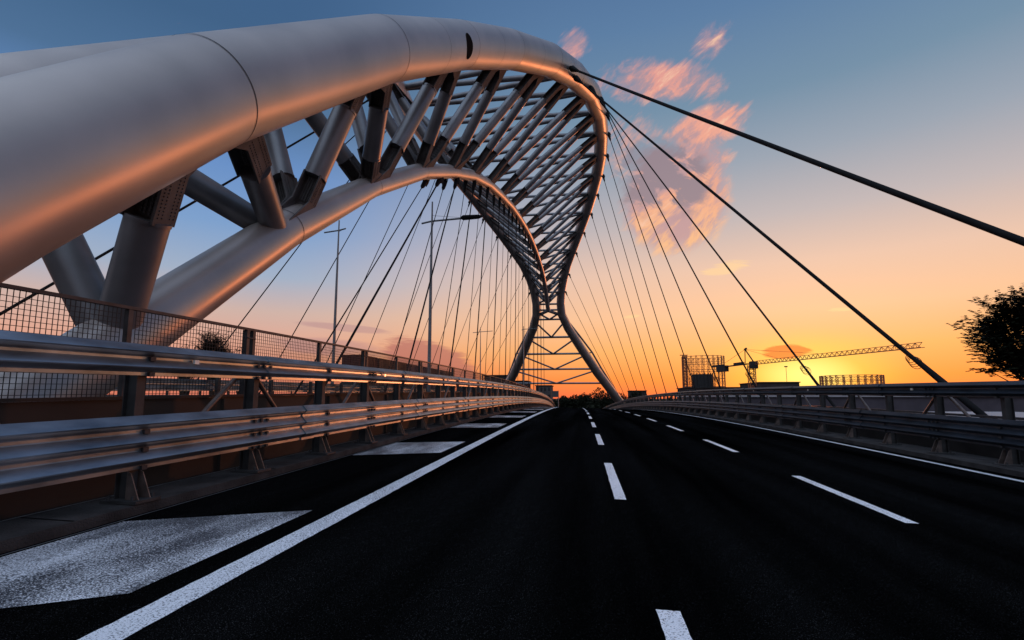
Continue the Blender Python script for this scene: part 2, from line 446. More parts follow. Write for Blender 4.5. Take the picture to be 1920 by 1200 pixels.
# ------------------------------------------------------------------ cables
def surfpt(sgn, Y, ang):
    """point on the upper chord's surface; ang from outward-horizontal towards down"""
    pts = [(y, w, z, d) for y, w, z, d in ALL]
    for (y0, w0, z0, d0), (y1, w1, z1, d1) in zip(pts, pts[1:]):
        if y0 <= Y <= y1:
            t = (Y - y0) / (y1 - y0); r = (d0 + (d1 - d0) * t) / 2
            c = SP(XM + sgn * (w0 + (w1 - w0) * t), Y, z0 + (z1 - z0) * t)
            dd = (SP(XM + sgn * w1, y1, z1) - SP(XM + sgn * w0, y0, z0)).normalized()
            o = Vector((sgn * math.cos(ang), 0, -math.sin(ang))); o = (o - dd * o.dot(dd)).normalized()
            return c + o * r, o
def cable(top, bot, r, o, ext=1.3, coil=False, sock=1.):
    d = (bot - top).normalized(); bot2 = bot + d * ext
    n = 8; pts = []
    L = (bot2 - top).length; sag = L * .0012
    for i in range(n + 1):
        t = i / n; p = top.lerp(bot2, t) - Vector((0, 0, sag * 4 * t * (1 - t))); pts.append(p)
    cb = MB().tube(pts, r, 8).build('cable', M['cable'], arch)
    s = MB().tube([top - o * .05, top + o * .12 + d * .15, top + d * .5, top + d * .9, top + d * 1.5 * sock], [.05, .12 * sock, .16 * sock, .13 * sock, r * 1.1], 10)
    x = o.cross(d).normalized()
    for sg in (-1, 1): s.plate([top - o * .1 + x * sg * .1 - d * .3, top + o * .22 + x * sg * .1 - d * .05, top + o * .22 + x * sg * .1 + d * .35, top - o * .1 + x * sg * .1 + d * .5], x, .04)
    s.build('socket', M['cable'], cb)
    s = MB().tube([bot - d * .9, bot - d * .1, bot + d * ext], [r * 1.1, r * 1.35, r * 1.35], 10)
    s.build('anchor_sleeve', M['cable'], cb)
    if coil:
        w = MB(); x, y = perp(d); cp = bot - d * 1.05
        for j in range(4):
            rr = .10 + .018 * j; cc = cp + x * .07 * j * .6 + Vector((-.03, 0, -.07 - .02 * j))
            ring = [cc + (Vector((math.cos(a), 0, 0)) + Vector((0, .25, 1)) * math.sin(a)) * rr + d * .02 * j for a in [2 * PI * k / 20 for k in range(21)]]
            w.tube(ring, .008, 5)
        w.build('wire_coil', M['cable'], cb)
    return cb
topsY = [30.6, 32.0, 36.6, 41.0, 46.2, 52.6, 59.4, 66.3, 72.9, 79.5, 86.3, 93.5, 100.5, 104.2]
ancY = [6.71, 13.45, 20.0, 26.8, 33.4, 40.5, 47.6, 54.6, 61.4, 68.2, 75.2, 82.0, 88.5, 95.0]
angs = [.35, .75, .6, .45, .3, .2, .2, .2, .2, .2, .2, .2, .2, .2]
for sgn in (1, -1):
    for k in range(14):
        tp, o = surfpt(sgn, topsY[k], angs[k])
        ya = ancY[k]; xr = 8.5 - (k > 8) * (k - 8) * .28
        bt = Vector((XM + sgn * (xr - XM), ya, 1.22 + GR * ya - ya * ya / 2770.))
        cable(tp, bt, .066 if k < 1 else (.056 if k < 2 else .038), o, 1.5, coil=(k in (1, 2, 3, 4, 5) and sgn == 1), sock=1.2 if k < 4 else .8)
# central fan from the lower chord down to the median
def cpt(Y):
    for (y0, z0, d0), (y1, z1, d1) in zip(MC, MC[1:]):
        if y0 <= Y <= y1:
            t = (Y - y0) / (y1 - y0); return SP(XM, Y, z0 + (z1 - z0) * t), (d0 + (d1 - d0) * t) / 2
ctop = [23.0, 26.3, 30.9, 35.6, 41.2, 46.8, 52.4, 58.6, 64.8, 71, 77, 83.5, 90]
cbot = [12.3, 18.3, 24.8, 31.0, 37.5, 44, 50.5, 57, 63.4, 70, 76.5, 83, 89.5]
for k in range(13):
    for sg in (-1, 1):
        p, r = cpt(ctop[k] + sg * .75)
        o = Vector((sg * .3, 0, -1)).normalized()
        yb = cbot[k] + sg * .16
        bt = Vector((XM + sg * .25, yb, 1.0 + GR * yb - yb * yb / 2770.))
        cable(p + o * r, bt, .036 if sg > 0 else .02, o, 1.3, sock=.75)

# ------------------------------------------------------------------ guardrails
def wave(nw, h, dep, face):
    """corrugated beam outline (side, up), nw waves over height h; face = +1 bulges to +side"""
    fr = []; per = h / nw
    for i in range(nw):
        z = h - i * per
        fr += [(.004, z), (dep * .86, z - per * .38), (dep, z - per * .46), (dep * .92, z - per * .53), (.006, z - per * .74), (0, z - per * .80), (0, z - per * .95)]
    fr.append((0, 0))
    back = [(a - .012, b) for a, b in reversed(fr)]
    pr = [(a * face, b) for a, b in fr + back]
    return pr if face < 0 else pr
def guardrail(x, face, y0, y1, ystart, label, first=0, sp=1.62, plate_=True, brace_every=2, gm='galv'):
    root = empty('guardrail', RP(x, 0, .08), label, 'guardrail')
    ys = []; y = y0
    while y < y1: ys.append(y); y += 1.2 if y < 30 else 3
    def beam(name, nw, z0, h, dx):
        b = MB()
        b.extrude(wave(nw, h, .068, face), [RP(x + dx, yy, .08 + z0) for yy in ys])
        bo = MB(); yy = ystart
        while yy < min(y1, 40):
            for dy in (-.12, 0, .12):
                for i in range(nw):
                    zz = z0 + h - (i + .93) * h / nw
                    c = RP(x + dx + face * .012, yy + dy, .08 + zz)
                    bo.obox(c, Vector((1, 0, 0)), Vector((0, 1, 0)), Vector((0, 0, 1)), .014, .017, .015)
            yy += sp * 2
            for i in range(nw):
                c = RP(x + dx + face * .012, yy - sp, .08 + z0 + h - (i + .93) * h / nw)
                bo.obox(c, Vector((1, 0, 0)), Vector((0, 1, 0)), Vector((0, 0, 1)), .014, .028, .018)
        n0 = len(b.f); b.add(bo.v, bo.f)
        o = b.build(name, [M[gm], M['post']], root)
        for pi in range(n0, len(b.f)): o.data.polygons[pi].material_index = 1
        yy = ystart - sp * 2 + .9 * (nw - 2)
        while yy < 45:                          # lapped joints between beam lengths
            lj = MB(); lj.extrude([(a_ + .007 * face if abs(a_) > -1 else a_, b_ - .003) for a_, b_ in wave(nw, h + .006, .068, face)], [RP(x + dx + face * .007, yy, .08 + z0), RP(x + dx + face * .007, yy + .32, .08 + z0)])
            lj.build('lap_joint', M[gm], o)
            yy += sp * 3
        if nw == 2:
            yy = ystart + .5
            while yy < 40:
                c = RP(x + dx + face * .03, yy, .08 + z0 + h * .53)
                rf = MB().obox(c, Vector((1, 0, 0)), Vector((0, 1, 0)), Vector((0, 0, 1)), .012, .028, .02); rf.build('reflector', M['refl'], o)
                yy += sp * 3
        # overlap sleeves where two lengths of beam meet
        return o
    beam('upper_rail', 2, 1.08, .27, 0)
    beam('lower_rail', 3, .28, .455, 0)
    yy = ystart; k = 0
    X = Vector((1, 0, 0)); Yv = Vector((0, 1, 0)); Z = Vector((0, 0, 1))
    while yy < y1 and k < 66:
        c = RP(x - face * .14, yy, .08)
        mb = MB()
        # C-section post: web and two flanges
        mb.obox(c + Z * .66, X, Yv, Z, .055, .006, .66)
        for sg in (-1, 1): mb.obox(c + X * sg * .058 + Yv * .03, X, Yv, Z, .004, .038, .66) if False else mb.obox(c + X * sg * .059 + Z * .66, X, Yv, Z, .004, .045, .66)
        po = mb.build('post', M['post'], root)
        if k < 40:
            b = MB(); b.obox(c + X * face * .06 + Z * .012, X, Yv, Z, .17, .13, .012)
            for dx in (-.06, .17):
                for dy in (-.1, .1):
                    b.tube([c + X * face * dx + Yv * dy + Z * .02, c + X * face * dx + Yv * dy + Z * .06], .014, 6)
            b.build('base_plate', M['post'], po)
            g = MB()
            for dy in (-.06, .06):
                g.plate([c + X * face * .064 + Yv * dy + Z * .024, c + X * face * .19 + Yv * dy + Z * .024, c + X * face * .10 + Yv * dy + Z * .24, c + X * face * .064 + Yv * dy + Z * .26], Yv, .01)
            g.build('stiffener', M['brace'], po)
        # spacer between post and lower rail
        if k < 30:
            b = MB(); b.obox(c + X * face * .10 + Z * .5, X, Yv, Z, .04, .05, .12); b.obox(c + X * face * .10 + Z * 1.2, X, Yv, Z, .04, .05, .08)
            b.build('spacer', M['post'], root)
        if k % brace_every == first and k < 44:
            for sg in (-1, 1):
                b = MB().tube([c + Z * 1.14 + Yv * sg * .12 - X * face * .07, c + Z * .45 + Yv * sg * .95 - X * face * .09], .028, 8)
                b.build('brace', M['brace'], root)
        k += 1; yy += sp
    return root
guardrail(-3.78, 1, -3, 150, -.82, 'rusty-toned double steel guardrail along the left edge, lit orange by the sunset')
guardrail(6.72, -1, -3, 150, 1.35, 'dark silhouetted double steel guardrail along the right edge of the road', gm='galv_shade')

# steel parapet plate behind the left guardrail
def sheet(name, mt, x, y0, y1, zb, zt, th, label, cat):
    root = empty(name, RP(x, 0, 0), label, cat)
    ys = []; y = y0
    while y < y1: ys.append(y); y += 3
    mb = MB(); mb.extrude([(-th / 2, zb), (th / 2, zb), (th / 2, zt), (-th / 2, zt)], [RP(x, yy, 0) for yy in ys])
    mb.build('panel', mt, root)
    mb = MB(); mb.extrude([(-th, zt + .002), (th, zt + .002), (th, zt + .03), (-th, zt + .03)], [RP(x, yy, 0) for yy in ys])
    mb.build('top_edge', mt, root)
    for k in range(40):
        yy = .5 + 2.6 * k
        c = RP(x + th * .6 + .01, yy, (zb + zt) / 2)
        MB().obox(c, Vector((1, 0, 0)), Vector((0, 1, 0)), Vector((0, 0, 1)), .02, .035, (zt - zb) / 2 - .02).build('rib', mt, root)
    return root
sheet('edge_girder', M['rust'], -4.32, -3, 160, .05, .93, .04, 'orange-brown steel edge girder plate running behind the left guardrail', 'girder')
sheet('edge_girder', M['dconc'], 7.42, -3, 160, -.3, .42, .06, 'low dark deck upstand behind the right guardrail', 'girder')

# wire mesh fence
def fence(x, y0, y1, label, meshto, ztop=1.96, zbot=.2, cell=.0535, post0=-1.1):
    root = empty('mesh_fence', RP(x, 0, 0), label, 'fence')
    ys = []; y = y0
    while y < y1: ys.append(y); y += 2
    MB().extrude([(-.03, ztop - .035), (.03, ztop - .035), (.03, ztop), (-.03, ztop)], [RP(x, yy, 0) for yy in ys]).build('top_rail', M['fence'], root)
    MB().extrude([(-.02, zbot), (.02, zbot), (.02, zbot + .04), (-.02, zbot + .04)], [RP(x, yy, 0) for yy in ys]).build('bottom_rail', M['fence'], root)
    k = 0; yy = post0; X = Vector((1, 0, 0)); Yv = Vector((0, 1, 0)); Z = Vector((0, 0, 1))
    while yy < y1:
        h = ztop / 2 - .02
        pm = MB()
        if k % 2: pm.obox(RP(x, yy, h), X, Yv, Z, .03, .03, h)
        else:
            for sg in (-1, 1): pm.obox(RP(x, yy + sg * .075, h), X, Yv, Z, .04, .032, h)
            for zz in (1.2, 1.5, 1.8): pm.tube([RP(x + .04, yy, zz) - Yv * .1, RP(x + .04, yy, zz) + Yv * .1], .012, 6)
        pm.build('post', M['fence'], root)
        if yy < meshto:
            mb = MB(); ya = yy + .1; yb = yy + 2.18 - .1
            c = cell if yy < 18 else cell * 2; w = .0028 if yy < 18 else .0045
            n = int((yb - ya) / c)
            for i in range(n + 1):
                q = ya + i * c; j = .002 * math.sin(i * 1.7)
                mb.obox((RP(x, q + j, zbot) + RP(x, q, ztop)) / 2, X, Yv, Z, w, w, (ztop - zbot) / 2)
            m = int((ztop - zbot) / c)
            for i in range(1, m):
                mb.bar(RP(x, ya, zbot + i * c), RP(x, yb, zbot + i * c), w * 2, w * 2)
            mb.build('mesh_panel', M['wire'], root)
        k += 1; yy += 2.18
    return root
fence(-5.2, -4, 105, 'tall wire mesh fence behind the left guardrail', 48, post0=-1.34)

# opposite carriageway rails
def far_rail(x, label, zt=1.2):
    root = empty('guardrail', RP(x, 0, -.25), label, 'guardrail')
    ys = [-2 + 3 * i for i in range(42)]
    MB().extrude(wave(2, .30, .08, -1), [RP(x, y, zt - .35 - .25) for y in ys]).build('upper_rail', M['galv'], root)
    MB().extrude(wave(2, .30, .08, -1), [RP(x, y, zt - .95 - .25) for y in ys]).build('lower_rail', M['galv'], root)
    for k in range(46):
        c = RP(x + .1, .6 + 2.4 * k, -.25 + zt / 2)
        MB().obox(c, Vector((1, 0, 0)), Vector((0, 1, 0)), Vector((0, 0, 1)), .05, .05, zt / 2).build('post', M['post'], root)
far_rail(-9.8, 'guardrail on the near side of the opposite carriageway, seen through the mesh fence', 1.45)
far_rail(-21.9, 'guardrail on the far outer edge of the opposite carriageway', 1.3)
# outer walkway railing on the right
root = empty('walkway_railing', RP(8.45, 0, -.4), 'low dark railing on the outer right deck edge by the cable anchors', 'railing')
for zz in (.75, .35):
    MB().extrude([(-.03, zz), (.03, zz), (.03, zz + .05), (-.03, zz + .05)], [RP(8.45, -2 + 3 * i, 0) for i in range(40)]).build('rail', M['fence'], root)
for k in range(50):
    MB().obox(RP(8.45, 1 + 2.2 * k, .18), Vector((1, 0, 0)), Vector((0, 1, 0)), Vector((0, 0, 1)), .035, .035, .57).build('post', M['fence'], root)

# ------------------------------------------------------------------ lamp posts
def lamp_post(x, y, z0, ztop, zarm, arm_l, arm_r, head, label, g=None):
    root = empty('street_lamp', (x, y, z0), label, 'street lamp', g)
    MB().tube([(x, y, z0), (x, y, z0 + (ztop - z0) * .6), (x, y, ztop - .02)], [.13, .09, .045], 14).build('pole', M['lamp'], root)
    a = MB().tube([(x - arm_l, y, zarm - .12), (x, y, zarm), (x + arm_r, y, zarm + .12)], .055, 10).build('arm', M['lamp'], root)
    MB().tube([(x, y, z0), (x, y, z0 + 1.2)], [.17, .15], 14).build('base_sleeve', M['lamp'], root)
    if head:
        for sg, l in ((1, arm_r),):
            c = Vector((x + sg * l, y, zarm + .12))
            MB().tube([c - Vector((.95, 0, .01)), c - Vector((.8, 0, 0)), c + Vector((.15, 0, .02)), c + Vector((.4, 0, .03))], [.07, .16, .13, .05], 12).build('lamp_head', M['cable'], root)
    MB().tube([(x + .05, y, ztop - .9), (x + arm_r * .75, y, zarm + .1)], .01, 5).build('stay_wire', M['cable'], root)
lamp_post(-9.0, 29.3, -.8, 13.1, 11.85, .65, 2.75, True, 'tall grey lamp post with lamp head on a long arm reaching right')
lamp_post(-18.0, 35.1, -.3, 14.4, 13.6, 1.15, .55, False, 'grey lamp post with a plain crossbar, leftmost, beside the lower chord')
lamp_post(-18.0, 89, -1, 13.6, 12.75, 1.4, 2.2, False, 'distant grey lamp post left of the far arch leg, crossbar low over the fence')
lamp_post(-9.0, 78, -1, 12.1, 11.6, .3, 2.3, False, 'distant thin lamp post standing in front of the far left arch leg')

# ------------------------------------------------------------------ containers on the left
def container(x, y, z, L, mt, label):
    W = 2.44; H_ = 2.6
    root = empty('shipping_container', (x, y + L / 2, z), label, 'container')
    pr = []
    mb = MB(); n = int(L / .28); vs = []; fs = []
    def corr(x0, sgn):
        vs = []; fs = []
        for i in range(n * 2 + 1):
            yy = y + .1 + (L - .2) * i / (n * 2); xx = x0 - sgn * (.04 if (i // 2) % 2 else 0)
            vs += [(xx, yy, z + .12), (xx, yy, z + H_ - .1)]
        for i in range(n * 2): fs.append((2 * i, 2 * i + 2, 2 * i + 3, 2 * i + 1))
        mb.add(vs, fs)
    corr(x + W / 2 - .01, 1); corr(x - W / 2 + .01, -1)
    mb.box(x - W / 2 + .05, x + W / 2 - .05, y + .05, y + L - .05, z + .1, z + H_ - .03)
    mb.build('body', mt, root)
    fr = MB()
    for sx in (-1, 1):
        for yy in (y, y + L - .14): fr.box(x + sx * W / 2 - .07, x + sx * W / 2 + .07, yy, yy + .14, z, z + H_)
        fr.box(x + sx * W / 2 - .05, x + sx * W / 2 + .05, y + .14, y + L - .14, z, z + .12); fr.box(x + sx * W / 2 - .05, x + sx * W / 2 + .05, y + .14, y + L - .14, z + H_ - .1, z + H_)
    fr.build('frame', mt, root)
    d = MB()
    for sx in (-1, 1): d.box(x + sx * .6 - .54, x + sx * .6 + .54, y - .03, y + .04, z + .15, z + H_ - .12)
    for sx in (-.85, -.35, .35, .85): d.tube([(x + sx, y - .06, z + .15), (x + sx, y - .06, z + H_ - .12)], .025, 6)
    d.build('door', mt, root)
zz = -9
cols = ['cgrey', 'corng', 'cgrey', 'cblue']
rows = [(61.2, 6.06, 'cred', 'dark red container at the near end of the top row, above the fence'),
        (68.0, 12.2, 'corng', 'long rust-brown container in the top row beside the dark red one'),
        (80.8, 12.2, 'cblue', 'long dark blue container in the middle of the top row'),
        (93.6, 6.06, 'cred', 'short dark red container just beyond the blue one'),
        (100.2, 12.2, 'cgrey', 'grey container at the far end of the top row')]
for y, L, mt, lab in rows:
    container(-31.2, y + 4.5, 4.35, L, M[mt], lab)
rows = [(61.2, 12.2, 'cgrey', 'grey container in the second row under the dark red one'),
        (74.0, 12.2, 'cgrey', 'grey container of the second row under the blue one'),
        (87.0, 12.2, 'cblue', 'blue container of the second row, third from the near end'),
        (99.8, 12.2, 'cgrey', 'grey container at the far end of the second row')]
for y, L, mt, lab in rows: container(-31.2, y + 4.5, 1.73, L, M[mt], lab)
mb = MB().box(-33.5, -29, 63, 119, -9, 1.7); tag(mb.build('loading_platform', M['dconc'], origin=(-31, 86, -9)), 'raised dark platform that carries the stacked containers', 'platform')

# ------------------------------------------------------------------ crane
def lattice(mb, p, q, w, h, n, r=.09, tri=False):
    p = Vector(p); q = Vector(q); d = (q - p).normalized(); up = Vector((0, 0, 1)) if abs(d.z) < .9 else Vector((0, 1, 0))
    x = d.cross(up).normalized(); y = x.cross(d).normalized()
    cs = [x * w / 2 - y * h / 2, -x * w / 2 - y * h / 2] + ([y * h / 2] if tri else [-x * w / 2 + y * h / 2, x * w / 2 + y * h / 2])
    m = len(cs)
    for c in cs: mb.bar(p + c, q + c, r, r)
    for i in range(n):
        a = p.lerp(q, i / n); b = p.lerp(q, (i + 1) / n)
        for k in range(m):
            c0 = cs[k]; c1 = cs[(k + 1) % m]
            mb.bar(a + c0, b + c1, r * .6, r * .6); mb.bar(a + c0, a + c1, r * .6, r * .6)
cr = empty('tower_crane', (55.6, 180, -9), 'tower crane with a long lattice jib reaching right in front of the sunset', 'crane')
mb = MB(); lattice(mb, (55.6, 180, -9), (55.6, 180, 11.8), 1.9, 1.9, 14, .22); mb.build('mast', M['lattice'], cr)
mb = MB(); lattice(mb, (56.6, 178, 12.5), (73.2, 122.0, 12.5), 1.0, 1.1, 34, .13, True); mb.build('jib', M['lattice'], cr)
mb = MB(); mb.box(55.2, 56, 0, 0, 0, 0) if False else None
mb.bar((55.0, 181, 12.3), (49.2, 196, 12.0), 1.2, .35); mb.bar((54.2, 184, 12.7), (52.6, 188, 12.6), 1.1, .9); mb.build('counter_jib', M['tank'], cr)
mb = MB(); mb.bar((50.8, 191.5, 11.4), (49.0, 196.3, 11.4), 1.6, 2.2, (0, 0, 1)); mb.bar((50.2, 193, 12.6), (47.6, 198.5, 12.5), .9, .7, (0, 0, 1)); mb.build('counterweight', M['tank'], cr)
mb = MB(); mb.bar((56.2, 179, 12.6), (54.0, 180.5, 17.2), .35, .35); mb.bar((54.0, 181, 12.5), (54.0, 180.5, 17.2), .22, .22); mb.bar((53.8, 180.5, 17.0), (54.4, 179.9, 17.5), .5, .5); mb.build('tower_head', M['tank'], cr)
mb = MB(); mb.box(55.0, 57.2, 178.2, 180.4, 10.6, 13.0); mb.build('cab', M['tank'], cr)
mb = MB(); mb.bar((54, 180.5, 17.1), (64.5, 151.5, 13.2), .09, .09); mb.bar((54, 180.5, 17.1), (59.8, 167.5, 13.1), .07, .07); mb.bar((54, 180.5, 17.1), (49.5, 195, 12.4), .08, .08); mb.build('pendant_line', M['lattice'], cr)

# ------------------------------------------------------------------ gas holders
def gasholder(cx_, cy_, R_, ztop, levels, ncol, label, tank=None, stair=None, r=.5):
    root = empty('gas_holder_frame', (cx_, cy_, -9), label, 'gas holder')
    for k in range(ncol):
        a = 2 * PI * k / ncol; p = Vector((cx_ + R_ * math.cos(a), cy_ + R_ * math.sin(a), -9)); q = Vector((p.x, p.y, ztop))
        mb = MB(); t = Vector((-math.sin(a), math.cos(a), 0)) * .55
        mb.bar(p - t, q - t, r * .7, r * .7); mb.bar(p + t, q + t, r * .7, r * .7)
        n = 16
        for i in range(n):
            mb.bar(p.lerp(q, i / n) - t * (1 if i % 2 else -1), p.lerp(q, (i + 1) / n) + t * (1 if i % 2 else -1), r * .45, r * .45)
        mb.build('column', M['lattice'], root)
    for z in levels:
        mb = MB()
        for k in range(ncol):
            a = 2 * PI * k / ncol; b = 2 * PI * (k + 1) / ncol
            mb.bar((cx_ + R_ * math.cos(a), cy_ + R_ * math.sin(a), z), (cx_ + R_ * math.cos(b), cy_ + R_ * math.sin(b), z), r * .8, r)
        mb.build('ring_girder', M['lattice'], root)
    mb = MB(); lv = sorted(levels)
    for z0, z1 in zip(lv, lv[1:]):
        for k in range(ncol):
            a = 2 * PI * k / ncol; b = 2 * PI * (k + 1) / ncol
            A_ = (cx_ + R_ * math.cos(a), cy_ + R_ * math.sin(a)); B_ = (cx_ + R_ * math.cos(b), cy_ + R_ * math.sin(b))
            mb.bar((*A_, z0), (*B_, z1), r * .28, r * .28); mb.bar((*A_, z1), (*B_, z0), r * .28, r * .28)
    mb.build('bracing', M['lattice'], root)
    if stair:
        mb = MB(); lattice(mb, (stair[0], stair[1], -9), (stair[0], stair[1], ztop + 1), 3.0, 3.0, 16, .7); mb.box(stair[0] - 4, stair[0] + 3, stair[1] - 1, stair[1] + 1, ztop + 1.1, ztop + 1.7)
        mb.build('stair_tower', M['lattice'], root)
    return root
gasholder(111.5, 500, 18.8, 39.2, [2, 11, 18.5, 26, 33, 38.6], 24, 'tall open lattice gas holder frame standing on the skyline left of the crane', stair=(94.8, 499), r=.42)
gasholder(238.9, 500, 24.4, 20.6, [2, 9, 16, 20.2], 28, 'lower wide gas holder ring frame on the skyline right of the crane', r=.5)
root = empty('gas_tank', (103.7, 470, -9), 'small dark gas tank in front of the tall lattice frame', 'tank')
MB().tube([(103.7, 470, -9), (103.7, 470, 21.2)], 8.2, 48).build('shell', M['tank'], root)
for k in range(16):
    a = 2 * PI * k / 16; MB().tube([(103.7 + 8.7 * math.cos(a), 470 + 8.7 * math.sin(a), -9), (103.7 + 8.7 * math.cos(a), 470 + 8.7 * math.sin(a), 22.4)], .28, 6).build('column', M['tank'], root)

# ------------------------------------------------------------------ buildings
def building(name, x0, x1, y0, y1, z1, mt, label, win=None, roof=None, cat='building'):
    root = empty(name, ((x0 + x1) / 2, (y0 + y1) / 2, -9), label, cat)
    MB().box(x0, x1, y0, y1, -9, z1).build('wall', mt, root)
    if roof == 'gable':
        xm = (x0 + x1) / 2; h = roof_h
        MB().plate([(x0 - .4, y0 - .4, z1 + .02), (x1 + .4, y0 - .4, z1 + .02), (xm, y0 - .4, z1 + h)], (0, 1, 0), .1)
    rf = MB(); rf.box(x0 - .35, x1 + .35, y0 - .35, y1 + .35, z1 + .01, z1 + .35); rf.build('roof', M['white'] if roof == 'white' else M['dconc'], root)
    if win:
        nx, nz, ws, hs, zb = win
        for i in range(nx):
            for j in range(nz):
                cx0 = x0 + (x1 - x0) * (i + .5) / nx; zc = zb + j * 3.1
                fr = MB().box(cx0 - ws / 2, cx0 + ws / 2, y0 - .06, y0 - .005, zc, zc + hs).build('window', M['bld2'], root)
                MB().box(cx0 - ws / 2 + .1, cx0 + ws / 2 - .1, y0 - .09, y0 - .065, zc + .1, zc + hs - .1).build('pane', M['glass'], fr)
    return root
roof_h = 2
building('warehouse', 22, 62, 60, 85, -1.3, M['wall'], 'long mauve-grey warehouse with a white roof edge seen between the right guardrail beams', (9, 1, 2.2, 1.2, -4.2), 'white')
building('warehouse', 17, 52, 34, 50, -3.3, M['wall2'], 'blue-grey shed with a white roof edge, lower and nearer than the mauve warehouse', (8, 1, 2.0, 1.1, -6), 'white')
building('warehouse', 26, 84, 100, 150, 1.2, M['wall'], 'wide pale mauve hall behind the other right sheds', None, 'white')
building('warehouse', 22, 34, 18, 28, -1.9, M['wall2'], 'small grey shed at the far right close to the leafy tree', (3, 1, 1.6, 1.1, -5), 'white')
building('warehouse', 66, 80, 205, 230, 6.6, M['bld'], 'dark hall roof just under the crane jib', None, None)
building('warehouse', 42, 66, 215, 240, 4.9, M['bld'], 'long dark low hall in front of the crane mast base', None, None)
building('apartment_block', -20.2, -13.7, 220, 235, 6.0, M['bld2'], 'pale multi-storey block seen through the far portal, just right of the left leg', (4, 4, 1.0, 1.7, -5.5))
building('apartment_block', -38.8, -29.8, 200, 216, 9.6, M['bld'], 'dark flat-roofed block behind the fence before the far left leg', (5, 5, 1.0, 1.6, -5.8))
building('apartment_block', -28, -22.4, 205, 220, 7.5, M['bld'], 'small dark block just left of the far left leg base', (3, 4, 1.0, 1.6, -4.8))
building('apartment_block', 23, 31, 262, 275, 4.2, M['bld'], 'dark flat block right of the far right leg between trees', (5, 4, 1.0, 1.6, -8))
building('apartment_block', -60, -46, 240, 258, 8, M['bld'], 'wide dark block behind the containers', (8, 5, 1.1, 1.6, -7))
building('apartment_block', 110, 190, 330, 360, 5.5, M['bld'], 'long dark skyline block under the right gas holder', (20, 4, 1.5, 1.7, -8))
building('warehouse', -30, -24.5, 12, 30, -1.0, M['wall2'], 'low grey shed left of the opposite carriageway', (2, 1, 1.2, 1.2, -5))
# low pole light beside the crane
root = empty('street_lamp', (75.5, 195, 6), 'tiny pole lamp on the dark roof under the crane jib', 'street lamp')
MB().tube([(75.5, 204.6, 6.5), (75.5, 204.6, 12.6)], .08, 6).build('pole', M['tank'], root)
MB().box(75.0, 76.0, 204.3, 204.9, 12.4, 12.8).build('lamp_head', M['tank'], root)
# road sign gantry in the distance
root = empty('road_sign', (-8.2, 150, -6), 'small road sign frame on two posts at the far left end of the road', 'sign')
MB().tube([(-8.9, 150, -6), (-8.9, 150, 3.1)], .1, 8).build('post', M['lamp'], root)
MB().tube([(-7.2, 150, -6), (-7.2, 150, 3.1)], .1, 8).build('post', M['lamp'], root)
MB().box(-9.0, -7.1, 149.8, 149.88, 1.2, 3.0).build('panel', M['bld2'], root)

# ------------------------------------------------------------------ trees
def frond(mb, p, d, L, nl=9, w=.045):
    """pinnate leaf: a rachis with leaflet pairs that droop"""
    d = d.normalized(); side = d.cross(Vector((0, 0, 1)))
    if side.length < .1: side = Vector((1, 0, 0))
    side.normalize(); prev = p
    for i in range(1, nl + 1):
        t = i / nl; q = p + d * L * t - Vector((0, 0, L * .22 * t * t))
        mb.add([prev + side * .004, prev - side * .004, q - side * .004, q + side * .004], [(0, 1, 2, 3)])
        ll = L * .26 * (1 - .45 * t) * random.uniform(.8, 1.1)
        for sg in (-1, 1):
            o = side * sg * .85 + d * .45 - Vector((0, 0, random.uniform(.1, .55))); o.normalize()
            e = q + o * ll; m_ = q + o * ll * .5; ww = o.cross(Vector((random.uniform(-.4, .4), random.uniform(-.4, .4), 1))).normalized() * w * .5
            mb.add([q, m_ + ww, e, m_ - ww], [(0, 1, 2, 3)])
        prev = q
def fluffy(base, crown, R3, nbr, nfr, L, label, cat='tree', seed=1, w=.05, gap=.28):
    random.seed(seed)
    base = Vector(base); crown = Vector(crown)
    root = empty('broadleaf_tree', base, label, cat)
    tr = MB(); fork = base.lerp(crown, .72)
    tr.tube([base, base.lerp(fork, .5) + Vector((.1, .1, 0)), fork], [.24, .18, .13], 10)
    ends = []
    br = MB()
    for i in range(nbr):
        while True:
            v = Vector((random.uniform(-1, 1), random.uniform(-1, 1), random.uniform(-1, 1)))
            if .15 < v.length < 1: break
        v = v.normalized() * random.uniform(.45, 1.0)
        e = crown + Vector((v.x * R3[0], v.y * R3[1], v.z * R3[2]))
        if noise.noise(e * .9 + Vector((seed, 0, 0))) < -gap: continue
        mid = fork.lerp(e, .5) + Vector((0, 0, .25 * R3[2] * random.uniform(0, 1)))
        br.tube([fork, mid, e], [.06, .03, .01], 5, False); ends.append((e, (e - fork).normalized(), mid))
    tr.build('trunk', M['bark'], root); br.build('limb', M['bark'], root)
    lf = MB()
    for e, d, mid in ends:
        for k in range(nfr):
            b = e.lerp(mid, random.uniform(0, .55)) + Vector((random.gauss(0, .12), random.gauss(0, .12), random.gauss(0, .1)))
            dd = d * .8 + Vector((random.uniform(-1, 1), random.uniform(-1, 1), random.uniform(-.5, .6)))
            frond(lf, b, dd, L * random.uniform(.7, 1.15), 9, w)
    lf.build('crown', M['leaf'], root); return root
fluffy((20.6, 25.6, -9), (20.2, 25.0, 3.95), (3.6, 2.6, 2.3), 330, 12, .85, 'dark leafy tree with feathery compound leaves at the far right edge', seed=4, w=.15, gap=.12)
fluffy((-23.0, 30, -9), (-23.6, 30.0, 4.35), (.95, .9, 1.1), 70, 12, .55, 'small feathery tree poking up behind the mesh fence beside the lower chord', seed=9, w=.10)
fluffy((-26, 30.5, -9), (-25.9, 30.5, 3.75), (1.0, .9, .7), 34, 6, .5, 'low bush top left of the small feathery tree behind the fence', 'bush', seed=12, w=.10)
